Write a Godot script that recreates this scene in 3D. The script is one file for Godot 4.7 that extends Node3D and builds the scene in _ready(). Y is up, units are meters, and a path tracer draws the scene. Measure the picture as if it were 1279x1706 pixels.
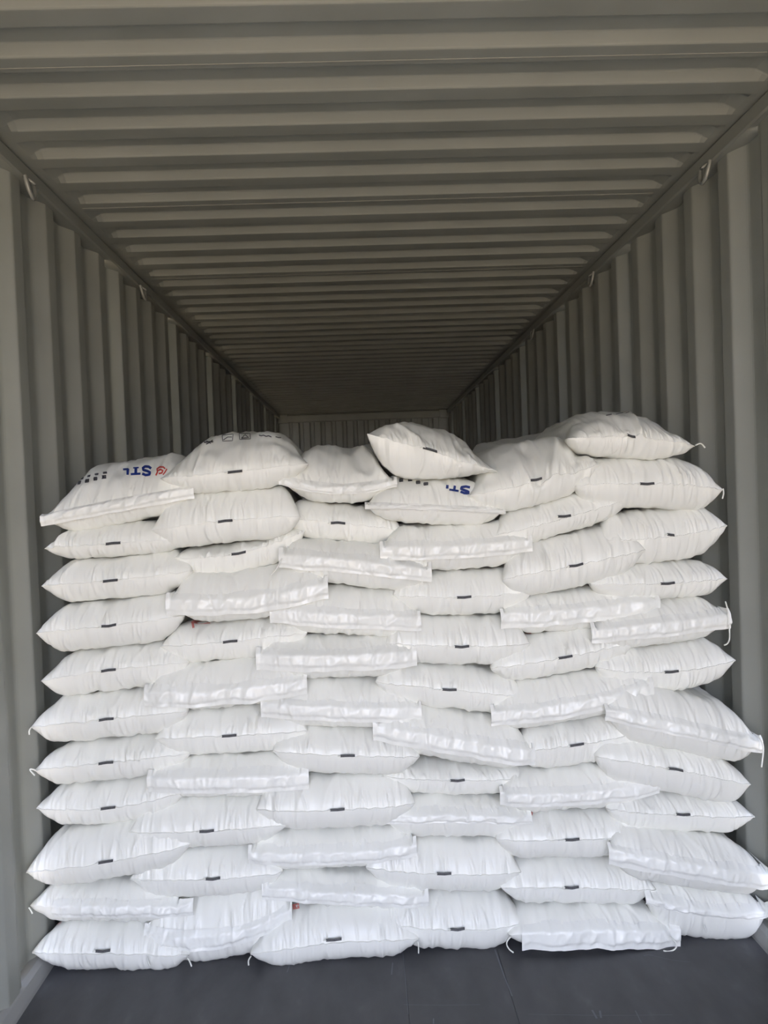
extends Node3D
# Inside of a shipping container loaded with white sacks. x right, y up, -z into the container; floor at y 0, camera at z 0.

const CAM := Vector3(-0.083, 1.5, 0.0)
const FOCAL := 1281.0
var cam_basis: Basis
var taken := {}
var M := {}
var rng := RandomNumberGenerator.new()
var lump := FastNoiseLite.new()
var crumple := FastNoiseLite.new()

const ROOF_LOW := 2.632
const DOOR_Z := 1.42
const END_Z := -10.55

# ------------------------------------------------------------------ helpers
func numbered(called: String) -> String:
	if not taken.has(called):
		taken[called] = 0
		return called
	taken[called] += 1
	return "%s_%03d" % [called, taken[called]]

func tag(o: Node, label: String, category: String, group := "", kind := ""):
	if label != "": o.set_meta("label", label)
	if category != "": o.set_meta("category", category)
	if group != "": o.set_meta("group", group)
	if kind != "": o.set_meta("kind", kind)

func base(called: String, where := Vector3.ZERO) -> Node3D:
	var o := Node3D.new()
	o.name = numbered(called)
	add_child(o)
	o.position = where
	return o

func mesh_of(pos: PackedVector3Array, nrm: PackedVector3Array, uv: PackedVector2Array, idx: PackedInt32Array) -> ArrayMesh:
	var a := []
	a.resize(Mesh.ARRAY_MAX)
	a[Mesh.ARRAY_VERTEX] = pos
	a[Mesh.ARRAY_NORMAL] = nrm
	a[Mesh.ARRAY_TEX_UV] = uv
	a[Mesh.ARRAY_INDEX] = idx
	var m := ArrayMesh.new()
	m.add_surface_from_arrays(Mesh.PRIMITIVE_TRIANGLES, a)
	return m

func part(called: String, m: Mesh, mat: Material, parent: Node) -> MeshInstance3D:
	var o := MeshInstance3D.new()
	o.name = called
	o.mesh = m
	o.material_override = mat
	o.cast_shadow = GeometryInstance3D.SHADOW_CASTING_SETTING_ON
	parent.add_child(o, true)
	return o

func quad(st: SurfaceTool, a: Vector3, b: Vector3, c: Vector3, d: Vector3):
	# a b c d clockwise seen from the front
	var n := (c - a).cross(b - a).normalized()
	for p in [a, b, c, a, c, d]:
		st.set_normal(n)
		st.set_uv(Vector2(p.x + p.z, p.y + p.z))
		st.add_vertex(p)

func box(st: SurfaceTool, lo: Vector3, hi: Vector3, ch := 0.0):
	# box with small chamfers along its long edges, built as an eight-sided prism along its longest side
	var sz := hi - lo
	var ax := sz.max_axis_index()
	var p := (ax + 1) % 3
	var q := (ax + 2) % 3
	var c: float = min(ch, min(sz[p], sz[q]) * 0.4)
	var ring := []
	if c <= 0.0:
		ring = [Vector2(lo[p], lo[q]), Vector2(hi[p], lo[q]), Vector2(hi[p], hi[q]), Vector2(lo[p], hi[q])]
	else:
		ring = [Vector2(lo[p] + c, lo[q]), Vector2(hi[p] - c, lo[q]), Vector2(hi[p], lo[q] + c), Vector2(hi[p], hi[q] - c), Vector2(hi[p] - c, hi[q]), Vector2(lo[p] + c, hi[q]), Vector2(lo[p], hi[q] - c), Vector2(lo[p], lo[q] + c)]
	var front := []
	var back := []
	for r in ring:
		var a := Vector3()
		a[ax] = lo[ax]; a[p] = r.x; a[q] = r.y
		back.append(a)
		a[ax] = hi[ax]
		front.append(a)
	var n := ring.size()
	for i in n:
		var j := (i + 1) % n
		quad(st, back[i], front[i], front[j], back[j])
	for i in range(1, n - 1):
		var nf := Vector3(); nf[ax] = 1.0
		for v in [front[0], front[i + 1], front[i]]:
			st.set_normal(nf); st.set_uv(Vector2(v.x, v.y)); st.add_vertex(v)
		for v in [back[0], back[i], back[i + 1]]:
			st.set_normal(-nf); st.set_uv(Vector2(v.x, v.y)); st.add_vertex(v)

func new_st() -> SurfaceTool:
	var st := SurfaceTool.new()
	st.begin(Mesh.PRIMITIVE_TRIANGLES)
	return st

func tube(pts: Array, r: float, sides := 6) -> ArrayMesh:
	var pos := PackedVector3Array(); var nrm := PackedVector3Array(); var uv := PackedVector2Array(); var idx := PackedInt32Array()
	for i in pts.size():
		var d: Vector3 = (pts[min(i + 1, pts.size() - 1)] - pts[max(i - 1, 0)]).normalized()
		var side := d.cross(Vector3(0.31, 0.2, 0.93)).normalized()
		var up := side.cross(d)
		for k in sides:
			var a := TAU * k / sides
			var n := side * cos(a) + up * sin(a)
			pos.append(pts[i] + n * r); nrm.append(n); uv.append(Vector2(k, i))
	for i in pts.size() - 1:
		for k in sides:
			var k2 := (k + 1) % sides
			var a := i * sides + k; var b := i * sides + k2; var c := a + sides; var d2 := b + sides
			idx.append_array([a, b, c, b, d2, c])
	return mesh_of(pos, nrm, uv, idx)

func smooth_line(pts: Array, n := 5) -> Array:
	var cv := Curve3D.new()
	for i in pts.size():
		var t: Vector3 = (pts[min(i + 1, pts.size() - 1)] - pts[max(i - 1, 0)]) * 0.2
		cv.add_point(pts[i], -t, t)
	var out := []
	for i in (pts.size() - 1) * n + 1:
		out.append(cv.sample(i / n, float(i % n) / n) if i < (pts.size() - 1) * n else pts[-1])
	return out

# a pixel of the photograph at a distance d along the container -> a point
func at(px: float, py: float, d: float) -> Vector3:
	var w := cam_basis * Vector3(px - 639.5, -(py - 853.0), -FOCAL)
	w /= -w.z
	return CAM + w * d

func to_px(p: Vector3) -> Vector2:
	var c := cam_basis.inverse() * (p - CAM)
	return Vector2(639.5 + c.x / -c.z * FOCAL, 853.0 - c.y / -c.z * FOCAL)

# ------------------------------------------------------------------ materials
func noise_tex(freq: float, sd: int, size := 512, normal := false, bump := 4.0, ramp: Gradient = null, stretch := Vector2.ONE) -> NoiseTexture2D:
	var n := FastNoiseLite.new()
	n.seed = sd
	n.frequency = freq
	n.fractal_octaves = 4
	var t := NoiseTexture2D.new()
	t.width = int(size * stretch.x); t.height = int(size * stretch.y)
	t.noise = n
	t.seamless = true
	t.as_normal_map = normal
	t.bump_strength = bump
	if ramp: t.color_ramp = ramp
	return t

func grad(stops: Array) -> Gradient:
	var g := Gradient.new()
	g.offsets = PackedFloat32Array(stops.map(func(s): return s[0]))
	g.colors = PackedColorArray(stops.map(func(s): return s[1]))
	return g

func mat(c: Color, rough: float, metal := 0.0) -> StandardMaterial3D:
	var m := StandardMaterial3D.new()
	m.albedo_color = c
	m.roughness = rough
	m.metallic = metal
	return m

func make_materials():
	var sack := mat(Color(0.958, 0.957, 0.932), 0.33)
	sack.normal_enabled = true
	sack.normal_texture = noise_tex(0.02, 5, 512, true, 3.0)
	sack.normal_scale = 0.12
	sack.uv1_scale = Vector3(3, 3, 1)
	M.sack = sack
	var film := mat(Color(0.962, 0.962, 0.942), 0.25)
	film.normal_enabled = true
	film.normal_texture = sack.normal_texture
	film.normal_scale = 0.12
	film.uv1_scale = Vector3(3, 3, 1)
	M.film = film
	M.thread = mat(Color(0.93, 0.93, 0.9), 0.7)
	# sewn-in tag: charcoal with two broken lines of pale print
	var im := Image.create(96, 20, false, Image.FORMAT_RGB8)
	im.fill(Color(0.24, 0.24, 0.25))
	var r := RandomNumberGenerator.new()
	r.seed = 3
	for y in [6, 12]:
		var x := 6
		while x < 88:
			var w := r.randi_range(1, 4)
			im.fill_rect(Rect2i(x, y, w, 2), Color(0.46, 0.46, 0.47))
			x += w + r.randi_range(1, 3)
	var tg := mat(Color.WHITE, 0.6)
	tg.albedo_texture = ImageTexture.create_from_image(im)
	M.tag = tg
	M.blue = mat(Color(0.10, 0.20, 0.50), 0.5)
	M.red = mat(Color(0.80, 0.30, 0.27), 0.5)
	M.pink = mat(Color(0.88, 0.55, 0.52), 0.5)
	M.ink = mat(Color(0.24, 0.24, 0.27), 0.5)
	# painted steel of the container
	var paint := mat(Color.WHITE, 0.5)
	paint.albedo_texture = noise_tex(0.006, 11, 512, false, 0, grad([[0.0, Color(0.605, 0.612, 0.584)], [0.5, Color(0.63, 0.637, 0.609)], [1.0, Color(0.655, 0.662, 0.636)]]))
	paint.uv1_triplanar = true
	paint.uv1_world_triplanar = true
	paint.uv1_scale = Vector3(0.7, 0.7, 0.7)
	M.paint = paint
	M.rail = mat(Color(0.60, 0.607, 0.58), 0.5)
	M.weld = mat(Color(0.63, 0.625, 0.595), 0.45)
	M.ring = mat(Color(0.62, 0.622, 0.60), 0.4, 0.3)
	M.kerb = mat(Color(0.60, 0.60, 0.59), 0.55)
	var fl := mat(Color.WHITE, 0.55)
	fl.albedo_texture = noise_tex(0.010, 21, 1024, false, 0, grad([[0.0, Color(0.285, 0.287, 0.300)], [0.45, Color(0.310, 0.312, 0.325)], [0.8, Color(0.330, 0.332, 0.345)], [1.0, Color(0.365, 0.367, 0.378)]]))
	fl.uv1_triplanar = true
	fl.uv1_world_triplanar = true
	fl.uv1_scale = Vector3(0.9, 0.9, 0.45)
	fl.normal_enabled = true
	fl.normal_texture = noise_tex(0.03, 22, 512, true, 2.0)
	fl.normal_scale = 0.2
	M.floor = fl
	M.scuff = mat(Color(0.42, 0.43, 0.46), 0.6)
	M.yard = mat(Color.WHITE, 0.9)
	M.yard.albedo_texture = noise_tex(0.01, 31, 512, false, 0, grad([[0.0, Color(0.63, 0.58, 0.49)], [1.0, Color(0.72, 0.67, 0.57)]]))
	M.yard.uv1_triplanar = true
	M.yard.uv1_scale = Vector3(0.2, 0.2, 0.2)

# ------------------------------------------------------------------ container
func roof_profile(z0: float, z1: float) -> Array:
	# points (z, lift) from near to far; door-facing slopes are centred on depth 2.166 + 0.191 k
	var pitch := 0.1912
	var out := [[z0, -1.0]]
	var k0 := int(floor((-z0 - 2.166) / pitch)) - 1
	var k1 := int(ceil((-z1 - 2.166) / pitch)) + 1
	for k in range(k0, k1 + 1):
		var d := 2.166 + pitch * k
		for e in [[-0.017, 0.025], [-0.014, 0.0245], [-0.011, 0.0225], [-0.009, 0.0202], [0.009, 0.0048], [0.011, 0.0025], [0.014, 0.0005], [0.017, 0.0], [0.076, 0.0], [0.081, 0.0007], [0.086, 0.0035], [0.103, 0.0215], [0.108, 0.0243], [0.113, 0.025]]:
			var z: float = -(d + e[0])
			if z < z0 and z > z1: out.append([z, e[1]])
	out.append([z1, -1.0])
	out[0][1] = out[1][1]
	out[-1][1] = out[-2][1]
	return out

func grid_sheet(rows: Array, flip := false) -> ArrayMesh:
	# rows of points, smooth where neighbouring points are close, with normals from differences
	var nr := rows.size()
	var nc: int = rows[0].size()
	var st := new_st()
	for i in nr - 1:
		for j in nc - 1:
			var a: Vector3 = rows[i][j]; var b: Vector3 = rows[i][j + 1]; var c: Vector3 = rows[i + 1][j + 1]; var d: Vector3 = rows[i + 1][j]
			if flip: quad(st, a, d, c, b)
			else: quad(st, a, b, c, d)
	return st.commit()

func build_ceiling():
	var root := base("ceiling", Vector3(0, ROOF_LOW, 0))
	tag(root, "grey painted corrugated steel roof running over the sacks", "", "", "structure")
	var xs := [-1.20, -1.125, -1.108, -1.09, -1.07, -1.05, 1.05, 1.07, 1.09, 1.108, 1.125, 1.20]
	var lf := [0.0, 0.0, 0.12, 0.5, 0.88, 1.0, 1.0, 0.88, 0.5, 0.12, 0.0, 0.0]
	var z := DOOR_Z
	# welds between roof sheets fall on the low flats, one of them at depth 2.03
	var cuts := [DOOR_Z, 0.84, -0.116, -1.072]
	cuts = [DOOR_Z]
	var c := -2.033 + 0.956 * 3
	while c > END_Z + 0.3:
		if c < DOOR_Z - 0.2: cuts.append(c)
		c -= 0.956
	cuts.append(END_Z - 0.06)
	for i in cuts.size() - 1:
		var prof := roof_profile(cuts[i], cuts[i + 1])
		var st := new_st()
		for k in prof.size() - 1:
			for j in xs.size() - 1:
				var a := Vector3(xs[j], prof[k][1] * lf[j], prof[k][0])
				var b := Vector3(xs[j + 1], prof[k][1] * lf[j + 1], prof[k][0])
				var cc := Vector3(xs[j + 1], prof[k + 1][1] * lf[j + 1], prof[k + 1][0])
				var d := Vector3(xs[j], prof[k + 1][1] * lf[j], prof[k + 1][0])
				quad(st, a, d, cc, b)
				var t := Vector3(0, 0.004, 0)
				quad(st, a + t, b + t, cc + t, d + t)
		part("roof_panel", st.commit(), M.paint, root)
		if i > 0:
			var w := new_st()
			box(w, Vector3(-1.10, -0.0014, cuts[i] - 0.002), Vector3(1.10, 0.001, cuts[i] + 0.002), 0.0008)
			part("weld_bead", w.commit(), M.weld, root)

func build_wall(called: String, side: float, label: String):
	var root := base(called, Vector3(side * 1.165, 0, 0))
	tag(root, label, "", "", "structure")
	var pitch := 0.2765
	# inner flat starts (door-facing slope ends) at depth 2.524 + pitch k
	var prof := []   # [z, out]
	var d := 2.524 - pitch * 15
	while d < 11.0:
		for e in [[-0.080, 0.036], [-0.072, 0.0354], [-0.064, 0.0332], [-0.056, 0.0295], [-0.010, 0.0040], [-0.005, 0.0017], [0.0, 0.0004], [0.005, 0.0], [0.061, 0.0], [0.066, 0.0004], [0.071, 0.0017], [0.076, 0.0042], [0.124, 0.0305], [0.130, 0.0335], [0.137, 0.0354], [0.144, 0.036]]:
			prof.append([-(d + e[0]), e[1]])
		d += pitch
	var cuts := [DOOR_Z]
	var c := -(2.524 - 0.19) + pitch * 12
	while c > END_Z + 0.2:
		if c < DOOR_Z - 0.1: cuts.append(c)
		c -= pitch * 4
	cuts.append(END_Z - 0.06)
	for i in cuts.size() - 1:
		var seg := []
		for p in prof:
			if p[0] < cuts[i] - 0.0005 and p[0] > cuts[i + 1] + 0.0005: seg.append(p)
		seg.push_front([cuts[i], seg[0][1]])
		seg.append([cuts[i + 1], seg[-1][1]])
		var st := new_st()
		for k in seg.size() - 1:
			for layer in 2:
				var o0: float = side * (seg[k][1] + layer * 0.004)
				var o1: float = side * (seg[k + 1][1] + layer * 0.004)
				var a := Vector3(o0, 0.03, seg[k][0]); var b := Vector3(o0, 2.60, seg[k][0])
				var cc := Vector3(o1, 2.60, seg[k + 1][0]); var dd := Vector3(o1, 0.03, seg[k + 1][0])
				if (side < 0) == (layer == 0): quad(st, a, b, cc, dd)
				else: quad(st, a, dd, cc, b)
		part("wall_panel", st.commit(), M.paint, root)
		if i > 0:
			var w := new_st()
			var o := side * 0.034
			box(w, Vector3(o - 0.003, 0.05, cuts[i] - 0.0025), Vector3(o + 0.003, 2.585, cuts[i] + 0.0025), 0.001)
			part("weld_bead", w.commit(), M.weld, root)

func build_trim():
	# top rails, floor angles, end frame: one piece each
	var n := 1
	for side in [-1.0, 1.0]:
		var st := new_st()
		box(st, Vector3(min(side * 1.14, side * 1.215), 2.578, END_Z - 0.06), Vector3(max(side * 1.14, side * 1.215), ROOF_LOW - 0.002, DOOR_Z), 0.006)
		var o := part("trim_%d" % n, st.commit(), M.rail, self)
		tag(o, "grey steel top rail joining roof and corrugated wall", "", "", "structure")
		n += 1
	for side in [-1.0, 1.0]:
		# folded angle that closes the joint between floor and wall
		var st := new_st()
		var prof := [Vector2(1.145, 0.0), Vector2(1.147, 0.010), Vector2(1.160, 0.040), Vector2(1.175, 0.052), Vector2(1.21, 0.054), Vector2(1.21, -0.02)]
		for i in prof.size() - 1:
			var a := Vector3(side * prof[i].x, prof[i].y, DOOR_Z); var b := Vector3(side * prof[i + 1].x, prof[i + 1].y, DOOR_Z)
			var c := Vector3(b.x, b.y, END_Z); var d := Vector3(a.x, a.y, END_Z)
			if side > 0: quad(st, a, b, c, d)
			else: quad(st, a, d, c, b)
		var o := part("baseboard_%s" % ("left" if side < 0 else "right"), st.commit(), M.kerb, self)
		tag(o, "pale grey steel angle along the foot of corrugated wall", "", "", "structure")

func build_end():
	var root := base("wall_back", Vector3(0, 0, END_Z))
	tag(root, "grey steel end wall with upright ribs at the dark far end", "", "", "structure")
	var st := new_st()
	box(st, Vector3(-1.21, 0, -0.10), Vector3(1.21, 2.66, -0.05))
	part("backing_sheet", st.commit(), M.paint, root)
	# upright trapezoid ribs
	var x := -0.99
	while x < 0.98:
		st = new_st()
		var w := 0.112
		var y0 := 0.05
		var y1 := 2.52
		var p := [Vector3(x, 0, -0.05), Vector3(x + 0.018, 0, -0.012), Vector3(x + w - 0.018, 0, -0.012), Vector3(x + w, 0, -0.05)]
		for i in 3:
			quad(st, p[i] + Vector3(0, y0, 0), p[i] + Vector3(0, y1, 0), p[i + 1] + Vector3(0, y1, 0), p[i + 1] + Vector3(0, y0, 0))
		for e in [y0, y1]:
			quad(st, p[0] + Vector3(0, e, 0), p[1] + Vector3(0, e, 0), p[2] + Vector3(0, e, 0), p[3] + Vector3(0, e, 0))
		part("rib", st.commit(), M.paint, root)
		x += 0.148
	st = new_st()
	box(st, Vector3(-1.165, 2.53, -0.05), Vector3(1.165, 2.62, 0.0), 0.006)
	part("header_beam", st.commit(), M.paint, root)
	for s in [-1.0, 1.0]:
		st = new_st()
		box(st, Vector3(min(s * 1.02, s * 1.165), 0.0, -0.05), Vector3(max(s * 1.02, s * 1.165), 2.53, -0.004), 0.006)
		part("corner_post", st.commit(), M.paint, root)
		st = new_st()
		box(st, Vector3(min(s * 1.04, s * 1.168), 2.515, -0.05), Vector3(max(s * 1.04, s * 1.168), 2.635, 0.02), 0.008)
		part("corner_block", st.commit(), M.paint, root)

func build_floor():
	var root := base("floor")
	tag(root, "dark blue-grey floor boards with pale scuffs in front of sacks", "", "", "structure")
	for e in [[-1.15, -0.0033], [-0.0030, 0.3043], [0.3046, 1.15]]:
		var st := new_st()
		box(st, Vector3(e[0], -0.028, END_Z), Vector3(e[1], 0.0, DOOR_Z), 0.0015)
		part("floor_panel", st.commit(), M.floor, root)
	var st2 := new_st()
	box(st2, Vector3(-1.2, -0.06, END_Z), Vector3(1.2, -0.029, DOOR_Z))
	part("subfloor", st2.commit(), M.floor, root)
	# scuffs and scratches worn into the boards, where the photograph shows them
	var marks := [[[824, 1582], [838, 1622], [853, 1660], 2.0], [[671, 1588], [675, 1630], [680, 1690], 1.0], [[986, 1683], [990, 1690], [994, 1697], 3.0], [[999, 1684], [1000, 1690], [1001, 1696], 3.0], [[1058, 1684], [1063, 1694], [1068, 1704], 1.3], [[483, 1604], [481, 1612], [478, 1620], 1.6], [[722, 1706], [722, 1702], [722, 1697], 2.0], [[1072, 1592], [1080, 1591], [1088, 1592], 1.2], [[654, 1604], [653, 1614], [652, 1624], 2.0], [[880, 1690], [1000, 1692], [1120, 1691], 0.6], [[672, 1674], [740, 1675], [800, 1674], 0.6], [[1090, 1593], [1120, 1600], [1150, 1603], 0.6]]
	for m in marks:
		var st3 := new_st()
		for i in 2:
			var a := floor_at(m[i][0], m[i][1]); var b := floor_at(m[i + 1][0], m[i + 1][1])
			var s: Vector3 = (b - a).cross(Vector3.UP).normalized() * float(m[3]) * 0.5 / FOCAL * 2.4
			var u := Vector3(0, 0.0006, 0)
			quad(st3, a - s + u, a + s + u, b + s + u, b - s + u)
		part("scuff", st3.commit(), M.scuff, root)

func floor_at(px: float, py: float) -> Vector3:
	var w := cam_basis * Vector3(px - 639.5, -(py - 853.0), -FOCAL)
	return CAM + w * (-CAM.y / w.y)

func build_outside():
	# the yard in front of the open doors, and the door frame behind the camera
	var st := new_st()
	box(st, Vector3(-40, -1.5, -30), Vector3(40, -1.3, 60))
	var o := part("ground", st.commit(), M.yard, self)
	tag(o, "sunlit concrete yard outside the open container end", "", "", "structure")
	st = new_st()
	box(st, Vector3(-1.215, 2.57, DOOR_Z - 0.08), Vector3(1.215, 2.69, DOOR_Z + 0.04), 0.006)
	o = part("trim_3", st.commit(), M.rail, self)
	tag(o, "grey steel header over the open container end", "", "", "structure")

func lashing_ring(px: float, py: float, side: float, d: float, label: String):
	var p := Vector3(side * 1.142, 2.576, -d)
	var root := base("lashing_ring", p)
	tag(root, label, "ring", "lashing rings under the top rails")
	var pts := []
	for i in 17:
		var a := PI * i / 16.0
		pts.append(Vector3(-side * (0.010 + 0.010 * sin(a)), -0.062 * sin(a) + 0.004, 0.034 * cos(a)))
	part("ring_loop", tube(pts, 0.0068, 8), M.ring, root)
	var eye := []
	for i in 9:
		var a := PI * i / 8.0
		eye.append(Vector3(-side * 0.030 * sin(a), -0.020 * sin(a) + 0.006, -0.012 * cos(a) + 0.01))
	part("mounting_eye", tube(eye, 0.005, 8), M.ring, root)

# ------------------------------------------------------------------ sacks
const S_ROWS := [0.0, 0.003, 0.007, 0.012, 0.018, 0.025, 0.033, 0.042, 0.052, 0.063, 0.076, 0.090, 0.106, 0.125, 0.15, 0.18, 0.22, 0.27, 0.34, 0.43, 0.51, 0.57, 0.62, 0.655, 0.68, 0.694, 0.70]
const LEN := 0.70

class Sack:
	var top := []       # rows of points, world
	var bottom := []
	var cols := 0
	var a: Vector3
	var c: Vector3
	var mid: Vector3
	var node: Node3D
	var d := 0.0
	func x_to_col(x: float) -> float:
		return clampf((x - a.x) / (c.x - a.x), 0.0, 1.0) * (cols - 1)
	func seam(x: float) -> float:
		var t0 := a.y * (x - mid.x) * (x - c.x) / ((a.x - mid.x) * (a.x - c.x))
		var t1 := mid.y * (x - a.x) * (x - c.x) / ((mid.x - a.x) * (mid.x - c.x))
		var t2 := c.y * (x - a.x) * (x - mid.x) / ((c.x - a.x) * (c.x - mid.x))
		return t0 + t1 + t2

func swell(x: float, p: float) -> float:
	if x >= 1.0: return 1.0
	if x <= 0.0: return 0.0
	return pow(1.0 - (1.0 - x) * (1.0 - x), p)

func sheet_mesh(b: Sack, org: Vector3) -> ArrayMesh:
	var pos := PackedVector3Array(); var nrm := PackedVector3Array(); var uv := PackedVector2Array(); var idx := PackedInt32Array()
	for layer in 2:
		var g: Array = b.top if layer == 0 else b.bottom
		var nr := g.size()
		var nc := b.cols
		var start := pos.size()
		for i in nr:
			var row: PackedVector3Array = g[i]
			var up: PackedVector3Array = g[max(i - 1, 0)]
			var dn: PackedVector3Array = g[min(i + 1, nr - 1)]
			for j in nc:
				var du := row[min(j + 1, nc - 1)] - row[max(j - 1, 0)]
				var dv := dn[j] - up[j]
				var n := du.cross(dv).normalized()
				if layer == 1: n = -n
				pos.append(row[j] - org)
				nrm.append(n)
				uv.append(Vector2(row[j].x, S_ROWS[i] + layer * 0.37))
		for i in nr - 1:
			for j in nc - 1:
				var p := start + i * nc + j
				if layer == 0: idx.append_array([p, p + nc, p + 1, p + 1, p + nc, p + nc + 1])
				else: idx.append_array([p, p + 1, p + nc, p + 1, p + nc + 1, p + nc])
	return mesh_of(pos, nrm, uv, idx)

# point on the upper sheet at column x and distance s behind the seam
func on_top(b: Sack, x: float, s: float, lift := 0.0012) -> Vector3:
	var i := 0
	while i < S_ROWS.size() - 2 and S_ROWS[i + 1] < s: i += 1
	var f: float = clampf((s - S_ROWS[i]) / (S_ROWS[i + 1] - S_ROWS[i]), 0, 1)
	var cf := b.x_to_col(x)
	var j := int(min(floor(cf), b.cols - 2))
	var g := cf - j
	var r0: PackedVector3Array = b.top[i]
	var r1: PackedVector3Array = b.top[i + 1]
	var p := r0[j].lerp(r0[j + 1], g).lerp(r1[j].lerp(r1[j + 1], g), f)
	var n := (r0[j + 1] - r0[j]).cross(r1[j] - r0[j]).normalized()
	return p + n * lift

# where the sight line through a pixel meets the upper sheet
func hit(b: Sack, px: float, py: float) -> Vector3:
	var prev := 1e9
	var best := Vector3.ZERO
	var s := 0.0
	while s < 0.5:
		var x := at(px, py, b.d + s).x
		var p := on_top(b, x, s)
		var e: float = to_px(p).y - py
		if e <= 0.0:
			var f := prev / (prev - e) if prev < 1e8 else 0.0
			return best.lerp(p, f) if prev < 1e8 else p
		prev = e
		best = p
		s += 0.006
	return best

func print_strokes(b: Sack, called: String, strokes: Array, m: Material, label := ""):
	# strokes: [width_px, [x, y], [x, y], ...] laid on the upper sheet
	var st := new_st()
	for k in strokes:
		var w: float = k[0] * 0.5
		var pts := []
		for i in range(1, k.size() - 1):
			var p := Vector2(k[i][0], k[i][1]); var q := Vector2(k[i + 1][0], k[i + 1][1])
			var n := int(max(1, ceil(p.distance_to(q) / 3.0)))
			for t in n: pts.append(p.lerp(q, float(t) / n))
		pts.append(Vector2(k[-1][0], k[-1][1]))
		var rows := []
		for i in pts.size():
			var dir: Vector2 = (pts[min(i + 1, pts.size() - 1)] - pts[max(i - 1, 0)]).normalized()
			var nn := Vector2(-dir.y, dir.x) * w
			rows.append([hit(b, pts[i].x - nn.x, pts[i].y - nn.y) - b.node.position, hit(b, pts[i].x + nn.x, pts[i].y + nn.y) - b.node.position])
		for i in rows.size() - 1:
			var a: Vector3 = rows[i][0]; var c: Vector3 = rows[i + 1][1]
			var face: Vector3 = (rows[i][1] - a).cross(rows[i + 1][0] - a)
			if face.dot(Vector3(0, 1, 0.6)) < 0.0: quad(st, a, rows[i][1], c, rows[i + 1][0])
			else: quad(st, a, rows[i + 1][0], c, rows[i][1])
	var o := part(called, st.commit(), m, b.node)
	if label != "": o.set_meta("label", label)

func add_thread(b: Sack, pix: Array):
	var pts := []
	for p in pix: pts.append(at(p[0], p[1], b.d - 0.012) - b.node.position)
	part("thread_tail", tube(smooth_line(pts), 0.0024, 6), M.thread, b.node)

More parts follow.
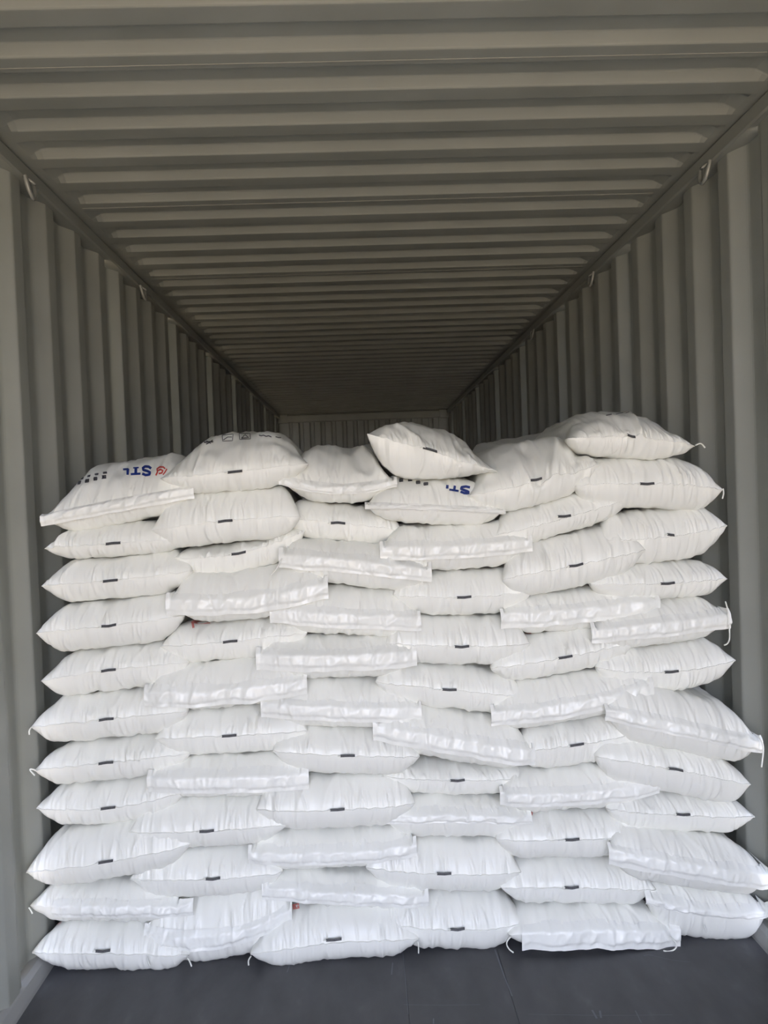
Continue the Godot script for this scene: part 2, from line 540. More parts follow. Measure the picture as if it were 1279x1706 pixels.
# o: l, m, r seam points in pixels; t, b top and bottom lines in pixels; d depth; kind "tag" or "fold"
func sack(o: Dictionary, label: String, group: String) -> Sack:
	var b := Sack.new()
	b.d = o.d
	b.cols = o.get("cols", 196)
	b.a = at(o.l[0], o.l[1], o.d)
	b.c = at(o.r[0], o.r[1], o.d)
	b.mid = at(o.m[0], o.m[1], o.d)
	b.a.x = max(b.a.x, -1.185)
	b.c.x = min(b.c.x, 1.185)
	var dome: float = o.get("dome", 0.0)
	var set_t: float = lerpf(0.070, 0.20, dome)
	var top_y: float = at(o.m[0], o.t, o.d + set_t).y
	var bot_y: float = 0.0 if o.get("floor", false) else at(o.m[0], o.b, o.d + 0.05).y
	var ht: float = max(top_y - b.mid.y, 0.02)
	var hb: float = max(b.mid.y - bot_y, 0.015)
	var w := b.c.x - b.a.x
	var dt: float = o.get("dt", lerpf(0.098, 0.30, dome))
	var db := 0.060
	var dl_l: float = o.get("dl", lerpf(0.085 if o.l[0] < 100 else 0.066, 0.17, dome))
	var dl_r: float = o.get("dl", lerpf(0.085 if o.r[0] > 1200 else 0.066, 0.17, dome))
	var on_floor: bool = o.get("floor", false)
	if on_floor and not fold_kind(o):
		dl_l = max(dl_l, 0.12)
		dl_r = max(dl_r, 0.12)
	var dlb_l: float = max(dl_l, 0.11 if o.l[0] > 100 else 0.085)
	var dlb_r: float = max(dl_r, 0.11 if o.r[0] < 1200 else 0.085)
	var sd: int = o.seed
	rng.seed = sd * 7919 + 13
	b.node = base("white_sack", Vector3(b.mid.x, bot_y, -o.d - 0.3))
	tag(b.node, label, "sack", group)
	# wrinkles drawn up by the seam, as height over the sheet
	var nr := S_ROWS.size()
	var nc := b.cols
	var wr := [[], []]
	for layer in 2:
		for i in nr:
			var z := PackedFloat32Array()
			z.resize(nc)
			wr[layer].append(z)
	var fold: bool = o.kind == "fold"
	for layer in 2:
		var count := int((62 if layer == 0 else 30) * o.get("wrinkle", 1.0) * (0.6 if fold else 1.0))
		var knots := []
		for k in 4: knots.append(rng.randf_range(0.08, 0.92))
		for k in count:
			var long: bool = k < 5
			var u: float = rng.randf_range(0.06, 0.94) if rng.randf() < 0.45 else clampf(knots[rng.randi() % 4] + rng.randfn(0.0, 0.05), 0.03, 0.97)
			var amp: float = rng.randf_range(0.0020, 0.0042) if long else rng.randf_range(0.0015, 0.0044)
			if rng.randf() < 0.25: amp = -amp
			var wide: float = rng.randf_range(0.004, 0.009) if long else rng.randf_range(0.0026, 0.0055)
			var reach: float = rng.randf_range(0.07, 0.13) if long else rng.randf_range(0.014, 0.042)
			var skew: float = rng.randfn(0.0, 0.35)
			for i in nr:
				var s: float = S_ROWS[i]
				if s > reach * 1.3: break
				var along := exp(-pow(s / reach, 2.0) * 1.6) * clampf(0.35 + s / 0.008, 0.0, 1.0)
				var cx := u * w + skew * s
				var j0 := int(clampf((cx - wide * 2.5) / w * (nc - 1), 0, nc - 1))
				var j1 := int(clampf((cx + wide * 2.5) / w * (nc - 1) + 1, 0, nc - 1))
				for j in range(j0, j1 + 1):
					var q := (float(j) / (nc - 1) * w - cx) / wide
					wr[layer][i][j] += amp * along * exp(-q * q)
	# a few bags carry deep creases: [u, s0, s1, width, depth, skew]
	for cr in o.get("creases", []):
		for i in nr:
			var s: float = S_ROWS[i]
			if s < cr[1] - 0.03 or s > cr[2] + 0.03: continue
			var along: float = clampf((s - cr[1]) / 0.03 + 1.0, 0, 1) * clampf((cr[2] - s) / 0.03 + 1.0, 0, 1)
			for j in nc:
				var q: float = (float(j) / (nc - 1) * w - cr[0] * w - cr[5] * s) / cr[3]
				wr[0][i][j] += cr[4] * along * exp(-q * q)
	var yaw: float = o.get("yaw", 0.0)
	var bow: float = rng.randf_range(-0.006, 0.012)
	for i in nr:
		var s: float = S_ROWS[i]
		var trow := PackedVector3Array(); var brow := PackedVector3Array()
		trow.resize(nc); brow.resize(nc)
		var ft := swell(s / dt, 0.66) * swell((LEN - s) / 0.10, 0.6)
		var fb := swell(s / db, 0.58) * swell((LEN - s) / 0.09, 0.6)
		var keep := 1.0 - smoothstep(0.05, 0.45, s) * 0.6
		for j in nc:
			var f := float(j) / (nc - 1)
			var u := f * 2.0 - 1.0
			var x := b.a.x + w * f
			var e := (1.0 - absf(u)) * w * 0.5
			var dl := dl_l if u < 0.0 else dl_r
			var at_wall: bool = (u < 0.0 and o.l[0] < 100) or (u > 0.0 and o.r[0] > 1200)
			var g := swell(e / dl, 0.60 if at_wall else 0.68)
			var gb := swell(e / (dlb_l if u < 0.0 else dlb_r), 0.54 if at_wall else 0.62)
			var ys := lerpf(b.mid.y, b.seam(x), keep)
			var z: float = -o.d - s + bow * (1.0 - u * u) - 0.012 * pow(absf(u), 6.0) + lump.get_noise_3d(x * 60.0, sd * 31.0, 0.0) * 0.004 + yaw * u
			var side := signf(u) * (1.0 - g) * 0.0
			var n1: float = lump.get_noise_3d(x * 34.0, s * 34.0, sd * 17.0)
			var n2: float = lump.get_noise_3d(x * 90.0, s * 60.0, sd * 17.0 + 5.0)
			var edge: float = clampf(s / 0.02, 0, 1) * clampf(e / 0.02, 0, 1)
			var lumps := (n1 * 0.0055 + n2 * 0.0012) * edge
			var a0: float = wr[0][i][j] * clampf(e / 0.012, 0, 1)
			var a1: float = wr[1][i][j] * clampf(e / 0.012, 0, 1)
			var wav := lump.get_noise_3d(x * 120.0, sd * 3.0, 9.0) * 0.003
			# the sides of the sack draw in behind the corners
			var xin := x - u * (0.075 if at_wall else 0.03) * smoothstep(0.0, 0.16, s) * pow(absf(u), 3.0)
			trow[j] = Vector3(xin + side, ys + wav + ht * ft * g + lumps * (1.0 + 0.5 * dome) + a0 * 0.7, z + a0 * 0.75)
			var cap: float = (bot_y if o.get("floor", false) else -9.0)
			var fall := hb if not o.has("level") else max(ys - bot_y, 0.004)
			brow[j] = Vector3(xin, max(cap, ys + wav - fall * fb * gb - lumps * 0.6 - a1 * 0.6), z + a1 * 0.7)
			if i == 0 or i == nr - 1 or j == 0 or j == nc - 1: brow[j] = trow[j]
		b.top.append(trow)
		b.bottom.append(brow)
	part("sack_body", sheet_mesh(b, b.node.position), M.sack, b.node)
	if o.get("plain", false): return b
	if fold: build_flap(b, o, ht, hb)
	else: build_seam(b, o)
	return b

func fold_kind(o: Dictionary) -> bool:
	return o.kind == "fold"

func build_seam(b: Sack, o: Dictionary):
	# sewn lip along the mouth, and the printed tag caught in it
	var st := new_st()
	var row: PackedVector3Array = b.top[0]
	var org := b.node.position
	var n := row.size()
	for j in range(1, n - 2):
		var wob0 := 0.0003 * sin(j * 1.9 + o.seed); var wob1 := 0.0003 * sin((j + 1) * 1.9 + o.seed)
		var p := row[j] - org; var q := row[j + 1] - org
		var f := Vector3(0, -0.0006, 0.0042)
		var u := Vector3(0, 0.0010, 0)
		var a := p + f + Vector3(0, wob0, 0); var c := q + f + Vector3(0, wob1, 0)
		var back := Vector3(0, 0, -0.004)
		quad(st, p + back + u * 2, q + back + u * 2, c + u, a + u)
		quad(st, a + u, c + u, c - u, a - u)
		quad(st, a - u, c - u, q + back - u * 2, p + back - u * 2)
	var lip := part("stitched_seam", st.commit(), M.sack, b.node)
	if not o.has("tag"): return
	var tx: Array = o.tag
	var w: float = (tx[2] if tx.size() > 2 else 24.0) / FOCAL * o.d
	var tilt: float = deg_to_rad(tx[3] if tx.size() > 3 else 0.0)
	var c0 := at(tx[0], tx[1], o.d - 0.011)
	c0.z = row[int(b.x_to_col(c0.x))].z + 0.0085
	st = new_st()
	var segs := 6
	var bend := rng.randf_range(-0.0012, 0.0012)
	var pts := []
	for i in segs + 1:
		var f := float(i) / segs - 0.5
		pts.append(c0 - org + Vector3(f * w * cos(tilt), f * w * sin(tilt) + bend * cos(f * TAU), -absf(f) * 0.004))
	for i in segs:
		var hu := Vector3(0, 0.0036, -0.0014)
		var th := Vector3(0, 0.0005, 0.0012)
		for layer in 2:
			var p: Vector3 = pts[i] + (th if layer == 0 else -th); var q: Vector3 = pts[i + 1] + (th if layer == 0 else -th)
			var v := [p + hu, q + hu, q - hu, p - hu]
			var uvs := [Vector2(float(i) / segs, 0), Vector2(float(i + 1) / segs, 0), Vector2(float(i + 1) / segs, 1), Vector2(float(i) / segs, 1)]
			var order := [0, 1, 2, 0, 2, 3] if layer == 0 else [0, 2, 1, 0, 3, 2]
			for k in order:
				st.set_normal(Vector3(0, 0.35, 0.93) * (1 if layer == 0 else -1)); st.set_uv(uvs[k]); st.add_vertex(v[k])
		for sgn in [1, -1]:
			var p1: Vector3 = pts[i] + hu * sgn; var q1: Vector3 = pts[i + 1] + hu * sgn
			if sgn == 1: quad(st, p1 - th, q1 - th, q1 + th, p1 + th)
			else: quad(st, p1 + th, q1 + th, q1 - th, p1 - th)
	var tg := part("seam_tag", st.commit(), M.tag, lip)
	tg.set_meta("label", "small charcoal tag sewn into the seam")
	var e: Vector3 = pts[0]
	part("thread_knot", tube([e + Vector3(-0.009, -0.001, 0), e + Vector3(-0.005, 0.0006, 0.001), e + Vector3(0.001, 0, 0.001)], 0.0016, 5), M.thread, lip)

func build_flap(b: Sack, o: Dictionary, ht: float, hb: float):
	# the folded-over end: a band of film that laps the nose of the sack
	var org := b.node.position
	rng.seed = o.seed * 131 + 7
	var up: float = o.get("up", 0.028 * rng.randf_range(0.85, 1.2))
	var down: float = o.get("down", 0.037 * rng.randf_range(0.85, 1.15))
	var ext: float = o.get("ext", 0.008)
	var segs := 120
	var lines := 14
	var x0: float = max(b.a.x - ext, -1.195)
	var x1: float = min(b.c.x + ext, 1.195)
	if o.has("flap"):
		x0 = at(o.flap[0], 1000, o.d).x
		x1 = at(o.flap[1], 1000, o.d).x
	var creases := []
	for k in 8: creases.append([rng.randf_range(x0, x1), rng.randf_range(-0.004, 0.005), rng.randfn(0.0, 0.02)])
	var front := []
	for i in lines + 1:
		var row := []
		var q := float(i) / lines
		for j in segs + 1:
			var f := float(j) / segs
			var x := lerpf(x0, x1, f)
			var cl := clampf(x, b.a.x, b.c.x)
			var nose := Vector3(x, b.seam(cl), b.top[0][int(b.x_to_col(cl))].z)
			var hem := lump.get_noise_3d(x * 40.0, o.seed * 11.0, 3.0)
			var hem2 := lump.get_noise_3d(x * 30.0, o.seed * 11.0, 40.0)
			var crest := nose.y + up * (0.92 + 0.18 * hem2)
			var cj := int(b.x_to_col(cl))
			var zb := nose.z - 0.010
			for r in 14:
				var tp: Vector3 = b.top[r][cj]
				if tp.y >= crest - 0.001:
					zb = tp.z
					break
			# cross-section: crest, belly, hem fold, hem edge tucked back
			var hang := down * (1.0 + 0.10 * hem)
			var hold: float = 0.55 + 0.12 * hem2
			var prof := [Vector2(zb + 0.003, crest), Vector2(nose.z + 0.009, nose.y + up * 0.30), Vector2(nose.z + 0.012 + 0.003 * hem, nose.y - hang * hold), Vector2(nose.z + 0.007, nose.y - hang * hold - 0.0025), Vector2(nose.z + 0.006 + 0.004 * hem2, nose.y - hang)]
			var kn := [0.0, 0.34, 0.70, 0.76, 1.0]
			var kk := 0
			while kk < 3 and q > kn[kk + 1]: kk += 1
			var pf: Vector2 = prof[kk].lerp(prof[kk + 1], clampf((q - kn[kk]) / (kn[kk + 1] - kn[kk]), 0, 1))
			var p := Vector3(x, pf.y, pf.x)
			var inner := sin(PI * clampf(q, 0.05, 0.95))
			var k1: float = crumple.get_noise_3d(x * 13.0 + q * 0.5, q * 0.9 + o.seed * 3.0, o.seed * 7.0)
			var k2: float = crumple.get_noise_3d(x * 36.0, q * 2.2 + o.seed * 3.0, o.seed * 9.0)
			p.z += ((0.5 - absf(k1)) * 0.0075 + (0.5 - absf(k2)) * 0.0028) * inner
			# upright creases where the film was pressed flat
			for cx in creases:
				var qq: float = (x - cx[0] - cx[2] * (q - 0.5)) / 0.0045
				p.z += cx[1] * exp(-qq * qq) * inner
			row.append(p - org)
		front.append(row)
	var pos := PackedVector3Array(); var nrm := PackedVector3Array(); var uv := PackedVector2Array(); var idx := PackedInt32Array()
	var nc := segs + 1
	for layer in 2:
		for i in lines + 1:
			for j in nc:
				var du: Vector3 = front[i][min(j + 1, segs)] - front[i][max(j - 1, 0)]
				var dv: Vector3 = front[min(i + 1, lines)][j] - front[max(i - 1, 0)][j]
				var n := dv.cross(du).normalized()
				pos.append(front[i][j] - (n * 0.0016 if layer == 1 else Vector3.ZERO))
				nrm.append(n if layer == 0 else -n)
				uv.append(Vector2(front[i][j].x, i * 0.006))
	var off := (lines + 1) * nc
	for i in lines:
		for j in segs:
			var p := i * nc + j
			idx.append_array([p, p + 1, p + nc, p + 1, p + nc + 1, p + nc])
			idx.append_array([off + p, off + p + nc, off + p + 1, off + p + 1, off + p + nc, off + p + nc + 1])
	for j in segs:
		for i in [0, lines]:
			var p: int = i * nc + j
			idx.append_array([p, off + p, p + 1, p + 1, off + p, off + p + 1])
	for i in lines:
		for j in [0, segs]:
			var p: int = i * nc + j
			idx.append_array([p, p + nc, off + p, off + p, p + nc, off + p + nc])
	var fl := part("folded_end", mesh_of(pos, nrm, uv, idx), M.film, b.node)
	fl.set_meta("label", "crumpled folded-over end of the sack")

func build_sacks():
	var group := "white sacks stacked across the container"
	var ord := ["", "first", "second", "third", "fourth", "fifth", "sixth", "seventh", "eighth", "ninth", "tenth", "eleventh"]
	var toppers := ["the blue-lettered sack", "the icon-printed sack", "the crumpled slumping sack", "the tilted sack", "the deeply creased sack", "the highest sack"]
	# each column from the top down: [kind, left seam end, middle, right seam end, top line, bottom line, depth, extras]
	var F := "fold"
	var T := "tag"
	var columns := [
		[[F, [70, 862], [190, 838], [318, 815], 764, 872, 2.45, {"dome": 0.9, "dl": 0.105, "down": 0.030, "up": 0.012, "label": "white sack printed with blue letters and red emblem, topmost beside the corrugated wall"}],
		[T, [72, 914], [189, 905], [312, 897], 871, 927, 2.46, {}],
		[T, [66, 976], [185, 967], [318, 952], 928, 997, 2.45, {}],
		[T, [57, 1055], [182, 1042], [305, 1027], 999, 1077, 2.44, {}],
		[T, [66, 1136], [180, 1117], [312, 1106], 1077, 1151, 2.45, {}],
		[T, [48, 1213], [176, 1199], [312, 1186], 1152, 1230, 2.44, {}],
		[T, [55, 1284], [177, 1270], [315, 1257], 1230, 1298, 2.45, {}],
		[T, [58, 1348], [180, 1346], [308, 1319], 1300, 1370, 2.45, {}],
		[T, [40, 1456], [177, 1434], [315, 1410], 1371, 1460, 2.42, {"tilt": -4}],
		[F, [45, 1512], [175, 1508], [298, 1513], 1462, 1530, 2.44, {"flap": [64, 298], "down": 0.030}],
		[T, [42, 1590], [172, 1586], [314, 1594], 1530, 1606, 2.44, {"floor": true, "tag": [172, 1583]}]],
		[[T, [265, 797], [392, 786], [513, 772], 717, 818, 2.44, {"dome": 1.0, "label": "plump white sack with small printed icons on its dome, topping its column"}],
		[T, [250, 884], [375, 868], [500, 860], 815, 904, 2.44, {}],
		[T, [285, 930], [397, 922], [508, 885], 903, 956, 2.48, {}],
		[F, [280, 1003], [400, 1000], [542, 975], 950, 1033, 2.42, {}],
		[T, [265, 1078], [383, 1069], [512, 1055], 1033, 1099, 2.46, {}],
		[F, [243, 1158], [378, 1152], [507, 1138], 1099, 1177, 2.43, {}],
		[T, [256, 1232], [381, 1227], [512, 1219], 1178, 1256, 2.44, {}],
		[F, [249, 1300], [375, 1298], [510, 1294], 1256, 1326, 2.43, {}],
		[T, [213, 1388], [345, 1383], [478, 1375], 1327, 1408, 2.43, {}],
		[T, [215, 1466], [355, 1463], [470, 1456], 1408, 1490, 2.44, {}],
		[F, [243, 1556], [370, 1556], [482, 1520], 1480, 1584, 2.46, {"floor": true}]],
		[[F, [468, 800], [560, 815], [657, 803], 741, 838, 2.46, {"dome": 0.9, "dl": 0.12, "down": 0.016, "up": 0.02, "creases": [[0.75, 0.05, 0.25, 0.03, -0.022, -0.25], [0.9, 0.03, 0.2, 0.02, 0.014, -0.3]], "label": "crumpled white sack slumping between the icon-printed sack and the tilted sack"}],
		[T, [470, 864], [563, 871], [672, 884], 838, 903, 2.50, {}],
		[F, [468, 928], [590, 938], [715, 953], 903, 976, 2.43, {}],
		[F, [453, 1020], [575, 1027], [697, 1033], 976, 1057, 2.44, {}],
		[F, [430, 1095], [562, 1095], [690, 1089], 1057, 1128, 2.43, {}],
		[F, [438, 1175], [568, 1180], [698, 1183], 1129, 1210, 2.44, {}],
		[T, [453, 1253], [579, 1259], [700, 1262], 1210, 1289, 2.42, {}],
		[T, [425, 1351], [562, 1348], [692, 1341], 1290, 1377, 2.42, {}],
		[F, [417, 1424], [552, 1424], [690, 1412], 1378, 1447, 2.43, {}],
		[F, [440, 1482], [575, 1488], [710, 1496], 1447, 1506, 2.44, {}],
		[T, [415, 1594], [556, 1570], [698, 1568], 1506, 1598, 2.42, {"floor": true, "tag": [556, 1566, 26, 2]}]],
		[[T, [611, 722], [716, 752], [830, 786], 706, 798, 2.42, {"dome": 1.0, "level": true, "tag": [716, 749, 25, -18], "creases": [[0.42, 0.0, 0.1, 0.02, 0.012, -0.8], [0.7, 0.0, 0.14, 0.015, -0.012, 0.3]], "label": "plump white sack tilted sideways on top of the half-hidden lettered sack"}],
		[F, [612, 843], [725, 846], [838, 852], 795, 873, 2.44, {"dome": 0.3, "down": 0.010, "up": 0.012, "label": "white sack with blue lettering half hidden under the tilted sack"}],
		[F, [637, 915], [760, 913], [883, 902], 873, 949, 2.43, {}],
		[T, [655, 992], [773, 995], [890, 985], 949, 1024, 2.45, {}],
		[T, [642, 1072], [769, 1077], [885, 1074], 1025, 1106, 2.44, {}],
		[T, [625, 1138], [749, 1150], [880, 1163], 1107, 1181, 2.44, {}],
		[F, [625, 1212], [757, 1236], [888, 1256], 1182, 1268, 2.42, {}],
		[T, [635, 1295], [762, 1300], [890, 1297], 1268, 1322, 2.46, {}],
		[F, [640, 1364], [762, 1360], [882, 1364], 1322, 1394, 2.44, {"down": 0.02}],
		[T, [609, 1448], [740, 1457], [870, 1456], 1395, 1483, 2.43, {}],
		[T, [640, 1540], [762, 1548], [877, 1540], 1485, 1577, 2.44, {"floor": true}]],
		[[T, [783, 826], [893, 803], [1005, 772], 733, 843, 2.43, {"dome": 0.9, "tag": [893, 799, 20, 8], "creases": [[0.52, 0.0, 0.16, 0.022, -0.02, -0.1], [0.62, 0.0, 0.2, 0.02, 0.016, 0.35], [0.78, 0.02, 0.2, 0.02, -0.018, 0.5]], "label": "white sack with deep creases gathered round its seam, topping its column"}],
		[T, [822, 893], [940, 864], [1058, 828], 828, 890, 2.44, {"tag": [940, 860, 22, 2]}],
		[T, [838, 966], [960, 942], [1078, 917], 888, 979, 2.42, {"wrinkle": 1.5}],
		[F, [838, 1026], [968, 1017], [1096, 1002], 979, 1049, 2.44, {}],
		[T, [818, 1115], [942, 1095], [1062, 1070], 1049, 1121, 2.44, {"wrinkle": 1.4}],
		[F, [822, 1190], [955, 1172], [1085, 1143], 1122, 1200, 2.42, {}],
		[T, [860, 1254], [961, 1241], [1082, 1218], 1198, 1273, 2.43, {"wrinkle": 1.4}],
		[F, [837, 1326], [965, 1323], [1095, 1306], 1274, 1348, 2.42, {}],
		[T, [828, 1401], [952, 1397], [1087, 1393], 1348, 1426, 2.43, {}],
		[T, [835, 1482], [953, 1480], [1096, 1486], 1427, 1504, 2.43, {}],
		[F, [847, 1560], [985, 1552], [1118, 1556], 1504, 1571, 2.42, {"floor": true, "flap": [849, 1118], "down": 0.052, "up": 0.03}]],
		[[T, [946, 731], [1050, 729], [1160, 742], 684, 763, 2.42, {"dome": 0.9, "tag": [1050, 727, 14, -18], "creases": [[0.55, 0.0, 0.22, 0.012, 0.014, 0.15]], "label": "white sack lying highest of all, thread tail at its corner"}],
		[T, [960, 810], [1078, 806], [1207, 815], 761, 846, 2.42, {}],
		[T, [1000, 902], [1117, 894], [1214, 876], 846, 935, 2.44, {"tag": [1117, 891, 12, -10]}],
		[T, [985, 974], [1112, 972], [1214, 964], 935, 998, 2.44, {}],
		[F, [990, 1053], [1105, 1040], [1214, 1028], 998, 1073, 2.42, {}],
		[T, [995, 1114], [1120, 1120], [1228, 1100], 1073, 1151, 2.43, {}],
		[F, [1013, 1186], [1140, 1212], [1268, 1240], 1151, 1250, 2.38, {"down": 0.03}],
		[T, [993, 1262], [1125, 1282], [1254, 1310], 1234, 1319, 2.40, {"tag": [1125, 1281, 25, -13]}],
		[T, [1012, 1350], [1140, 1360], [1260, 1362], 1319, 1384, 2.42, {"tag": [1140, 1359, 24, -4]}],
		[F, [1018, 1420], [1150, 1440], [1284, 1462], 1385, 1475, 2.38, {}],
		[F, [1080, 1500], [1175, 1518], [1284, 1522], 1468, 1546, 2.42, {"floor": true, "down": 0.014, "up": 0.03}]],
	]
	var built := []
	for c in columns.size():
		var col: Array = columns[c]
		var list := []
		for i in col.size():
			var e: Array = col[i]
			var o: Dictionary = e[7]
			o.kind = e[0]; o.l = e[1]; o.m = e[2]; o.r = e[3]; o.t = e[4]; o.b = e[5]; o.d = e[6]
			o.seed = c * 40 + i + 1
			if o.kind == "tag" and not o.has("tag"):
				var sl: float = rad_to_deg(atan2(-(o.r[1] - o.l[1]), o.r[0] - o.l[0]))
				o.tag = [o.m[0], o.m[1], 24, clampf(sl * 0.7, -8, 8)]
			var lab: String = o.get("label", "%s sack, %s from the floor in the column topped by %s" % ["white seam-tagged" if o.kind == "tag" else "white folded-end", ord[col.size() - i], toppers[c]])
			list.append(sack(o, lab, group))
		built.append(list)
	print_marks(built)
	# a second row stands behind; only the tops that show over the front row are there, with the sacks that carry them
	for q in [[0.15, "rear column behind the tilted sack", 1.70], [0.74, "rear column behind the deeply creased sack", 1.73]]:
		var n := 12
		var h: float = q[2] / n
		var proto: Sack
		for k in n:
			var nd: Node3D
			if k == 0:
				var y := h * 0.5
				var d := 3.24
				var p0 := to_px(Vector3(q[0] - 0.25, y, -d)); var p1 := to_px(Vector3(q[0], y, -d)); var p2 := to_px(Vector3(q[0] + 0.25, y, -d))
				var tt := to_px(Vector3(q[0], h, -d - 0.07)); var bb := to_px(Vector3(q[0], 0, -d - 0.05))
				proto = sack({"kind": "fold", "l": [p0.x, p0.y], "m": [p1.x, p1.y], "r": [p2.x, p2.y], "t": tt.y, "b": bb.y, "d": d, "floor": true, "seed": 400 + int(q[0] * 10), "cols": 64}, "", group)
				nd = proto.node
			else:
				nd = proto.node.duplicate()
				nd.name = numbered("white_sack")
				add_child(nd)
				nd.position = proto.node.position + Vector3(0.02 * sin(k * 2.3), h * k, 0.015 * cos(k * 1.7))
				if k == n - 1: nd.rotation = Vector3(0.10, 0.12, 0.14 if q[0] > 0.5 else -0.12)
			tag(nd, "white sack, %s from the floor in the %s" % [(ord + ["twelfth"])[k + 1], q[1]], "sack", group)

func print_marks(built: Array):
	# the lettering lies on the sacks upside down, as they were loaded
	var b: Sack = built[0][0]
	print_strokes(b, "blue_letters", [[3.4, [205, 782], [214, 781.5]], [4.4, [213, 781], [212.5, 791]],
		[3.6, [218, 790], [234, 789]], [4.4, [226.5, 779], [226, 790]], [2.4, [222, 779.5], [231, 779]],
		[4.4, [252, 780.5], [248, 777.5], [242, 777], [238, 779.5], [239, 783], [245, 784.5], [250, 787], [249, 790.5], [243, 791.5], [237, 789]]], M.blue, "blue STL lettering printed upside down")
	print_strokes(b, "red_emblem", [[2.6, [260, 792], [263, 786], [262, 781], [267, 778], [273, 778], [276, 781]], [2.6, [265, 789], [270, 788], [272, 784], [268, 782], [264, 784]], [2.0, [272, 791], [276, 786], [279, 781]]], M.red, "red swirling emblem printed on the sack")
	var glyphs := []
	for c in [[113.5, 808.5], [128, 804], [143.5, 801], [158, 797.5], [173, 794.5]]: glyphs.append_array(glyph(c[0], c[1], 7.5, 4.5))
	for c in [[131, 797], [145.5, 793], [160, 790], [174.5, 787.5]]: glyphs.append_array(glyph(c[0], c[1], 7, 2.6))
	print_strokes(b, "grey_characters", glyphs, M.ink, "two rows of small grey printed characters")
	b = built[3][1]
	print_strokes(b, "blue_letters", [[4.4, [745, 808], [744.5, 814]], [3.4, [748, 815.5], [764, 818]], [4.4, [757.5, 809], [756, 816.5]],
		[4.2, [783, 812], [776, 810.5], [769, 811.5], [768, 814.5], [774, 817], [780, 819], [780, 822], [773, 821.5], [767, 819]]], M.blue, "blue STL lettering printed upside down")
	glyphs = []
	for c in [[667.5, 800], [683, 799], [696, 803.5], [709, 806]]: glyphs.append_array(glyph(c[0], c[1], 7.5, 4.0))
	print_strokes(b, "grey_characters", glyphs, M.ink, "row of small grey printed characters")
	b = built[1][0]
	print_strokes(b, "printed_icon", [[1.0, [371, 725], [389, 723], [388, 734], [372, 735], [371, 725]], [1.2, [373, 733], [380, 728], [387, 728]]], M.ink, "small square handling icon in grey print")
	print_strokes(b, "printed_icon", [[1.0, [399, 722], [417, 722], [418, 731], [400, 732], [399, 722]], [1.2, [403, 730], [409, 724], [415, 729], [403, 730]]], M.ink, "small square icon with a triangle in grey print")
	print_strokes(b, "printed_icon", [[2.0, [340, 737], [348, 736], [356, 736]], [1.6, [344, 740], [350, 737], [355, 733]], [1.2, [344, 734], [352, 739]]], M.ink, "small dark crossed icon in grey print")
	print_strokes(b, "printed_line", [[1.6, [432, 725], [436, 726], [440, 725], [444, 727], [448, 726], [453, 728]], [1.4, [460, 727.5], [465, 729], [470, 729]]], M.ink, "short line of grey print")
	b = built[5][0]
	print_strokes(b, "printed_line", [[1.4, [1008, 692], [1017, 690]], [1.0, [1024, 690], [1036, 687]], [1.0, [1040, 688], [1047, 685]]], M.ink, "short line of grey print")
	for e in [[1, 4, [[5.0, [317, 1035], [332, 1037], [350, 1036]], [4.0, [319, 1035], [322, 1046]]]], [4, 4, [[4.0, [874, 1053], [885, 1054]]]], [4, 6, [[6.0, [866, 1208], [881, 1209]]]], [4, 8, [[7.0, [869, 1353], [886, 1355]]]], [0, 10, [[7.0, [84, 1537], [95, 1534]]]], [2, 10, [[9.0, [487, 1511], [498, 1509]]]]]:
		b = built[e[0]][e[1]]
		print_strokes(b, "red_print", e[2], M.pink, "edge of red print showing from under the sack above")
	# loose ends of sewing thread
	for e in [[0, 10, [[245, 1594], [247, 1603], [250, 1609]]], [0, 10, [[312, 1595], [316, 1602], [319, 1610]]], [2, 10, [[418, 1593], [414, 1600], [414, 1608]]], [2, 10, [[696, 1568], [697, 1578], [697, 1588]]],
		[4, 10, [[851, 1560], [844, 1570], [847, 1580], [855, 1587]]], [4, 10, [[1116, 1560], [1126, 1572], [1124, 1581], [1114, 1585], [1105, 1584]]], [5, 0, [[1158, 742], [1167, 739], [1174, 746]]], [5, 1, [[1204, 814], [1205, 822], [1203, 831]]],
		[5, 4, [[1208, 1002], [1213, 1022], [1212, 1040]]], [5, 4, [[1212, 1022], [1215, 1055], [1213, 1070], [1206, 1075]]], [5, 6, [[1264, 1226], [1271, 1245], [1268, 1278]]], [0, 5, [[52, 1212], [49, 1217], [49, 1224]]], [0, 9, [[48, 1512], [51, 1516], [54, 1522]]],
		[2, 2, [[469, 930], [462, 945], [451, 958]]], [5, 10, [[1172, 1541], [1174, 1547], [1176, 1553]]], [0, 6, [[60, 1283], [50, 1282], [58, 1292]]]]:
		add_thread(built[e[0]][e[1]], e[2])

func glyph(x: float, y: float, w: float, h: float) -> Array:
	# a small dense block character, too small to read in the photograph
	var out := []
	var n := 3
	for i in n:
		var yy := y - h * 0.5 + h * i / (n - 1)
		out.append([h * 0.36, [x - w * rng.randf_range(0.38, 0.5), yy + w * 0.05], [x + w * rng.randf_range(0.38, 0.5), yy - w * 0.05]])
	for i in 3:
		var xx := x + w * (i - 1) * rng.randf_range(0.25, 0.42)
		out.append([w * 0.26, [xx, y - h * 0.5], [xx, y + h * 0.5]])
	return out

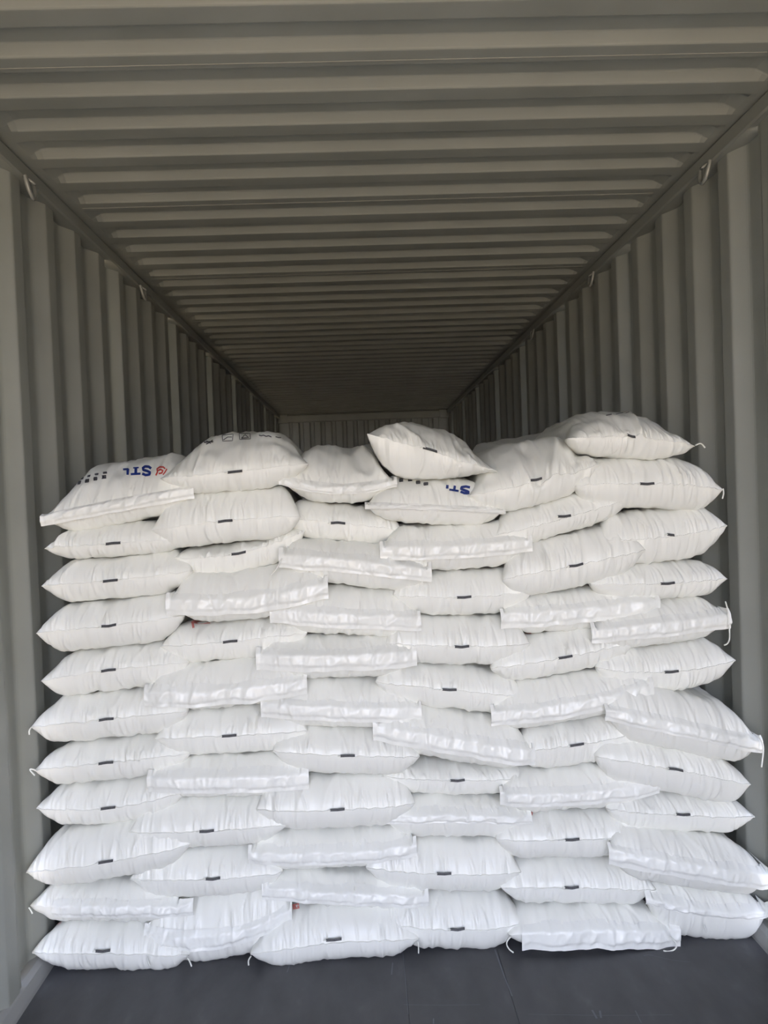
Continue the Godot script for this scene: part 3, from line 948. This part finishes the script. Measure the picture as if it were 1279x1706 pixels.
# ------------------------------------------------------------------ scene
func _ready():
	# camera: solved from the rails, verticals and floor edges
	var a := Vector3(600.805 - 639.5, -(824.897 - 853.0), -FOCAL).normalized()
	var zc := -a
	var roll := 0.038925
	var upv := Vector3(-sin(roll), cos(roll), 0)
	var yc := (upv - zc * upv.dot(zc)).normalized()
	var xc := yc.cross(zc)
	cam_basis = Basis(Vector3(xc.x, yc.x, zc.x), Vector3(xc.y, yc.y, zc.y), Vector3(xc.z, yc.z, zc.z))
	var cam := Camera3D.new()
	cam.name = "camera"
	cam.fov = rad_to_deg(2.0 * atan(853.0 / FOCAL))
	cam.near = 0.05
	cam.far = 200.0
	add_child(cam)
	cam.transform = Transform3D(cam_basis, CAM)
	cam.current = true

	# sky, sun and exposure
	var sky_mat := ProceduralSkyMaterial.new()
	sky_mat.sky_top_color = Color(0.64, 0.70, 0.84)
	sky_mat.sky_horizon_color = Color(0.93, 0.925, 0.945)
	sky_mat.sky_curve = 0.2
	sky_mat.ground_bottom_color = Color(0.55, 0.52, 0.47)
	sky_mat.ground_horizon_color = Color(0.70, 0.68, 0.64)
	sky_mat.sun_angle_max = 2.0
	sky_mat.energy_multiplier = 1.7
	var sky := Sky.new()
	sky.sky_material = sky_mat
	var env := Environment.new()
	env.background_mode = Environment.BG_SKY
	env.sky = sky
	env.tonemap_mode = Environment.TONE_MAPPER_LINEAR
	env.tonemap_exposure = 5.7
	env.sdfgi_enabled = true
	env.ssao_enabled = true
	env.ssil_enabled = true
	var we := WorldEnvironment.new()
	we.name = "environment"
	we.environment = env
	add_child(we)
	var sun := DirectionalLight3D.new()
	sun.name = "sun"
	sun.light_color = Color(1.0, 0.91, 0.76)
	sun.light_energy = 1.4
	sun.light_angular_distance = 1.0
	sun.shadow_enabled = true
	add_child(sun)
	sun.look_at_from_position(Vector3(-3, 6, -4), Vector3.ZERO)

	lump.seed = 4
	lump.frequency = 0.3
	lump.noise_type = FastNoiseLite.TYPE_SIMPLEX_SMOOTH
	lump.fractal_type = FastNoiseLite.FRACTAL_NONE
	crumple.seed = 9
	crumple.frequency = 0.9
	crumple.noise_type = FastNoiseLite.TYPE_SIMPLEX
	crumple.fractal_type = FastNoiseLite.FRACTAL_NONE
	make_materials()

	build_floor()
	build_ceiling()
	build_wall("wall_left", -1.0, "grey corrugated steel wall beside the blue-lettered sack")
	build_wall("wall_right", 1.0, "grey corrugated steel wall beside the highest sack")
	build_end()
	build_trim()
	build_outside()
	build_sacks()
	lashing_ring(46, 300, -1.0, 2.59, "grey steel lashing ring above blue-lettered sack, first from the open end")
	lashing_ring(236, 478, -1.0, 3.90, "grey steel lashing ring above blue-lettered sack, second from the open end")
	lashing_ring(1175, 272, 1.0, 2.61, "grey steel lashing ring above highest sack, first from the open end")
	lashing_ring(988, 457, 1.0, 3.90, "grey steel lashing ring above highest sack, second from the open end")
	lashing_ring(888, 551, 1.0, 5.24, "grey steel lashing ring above highest sack, third from the open end")
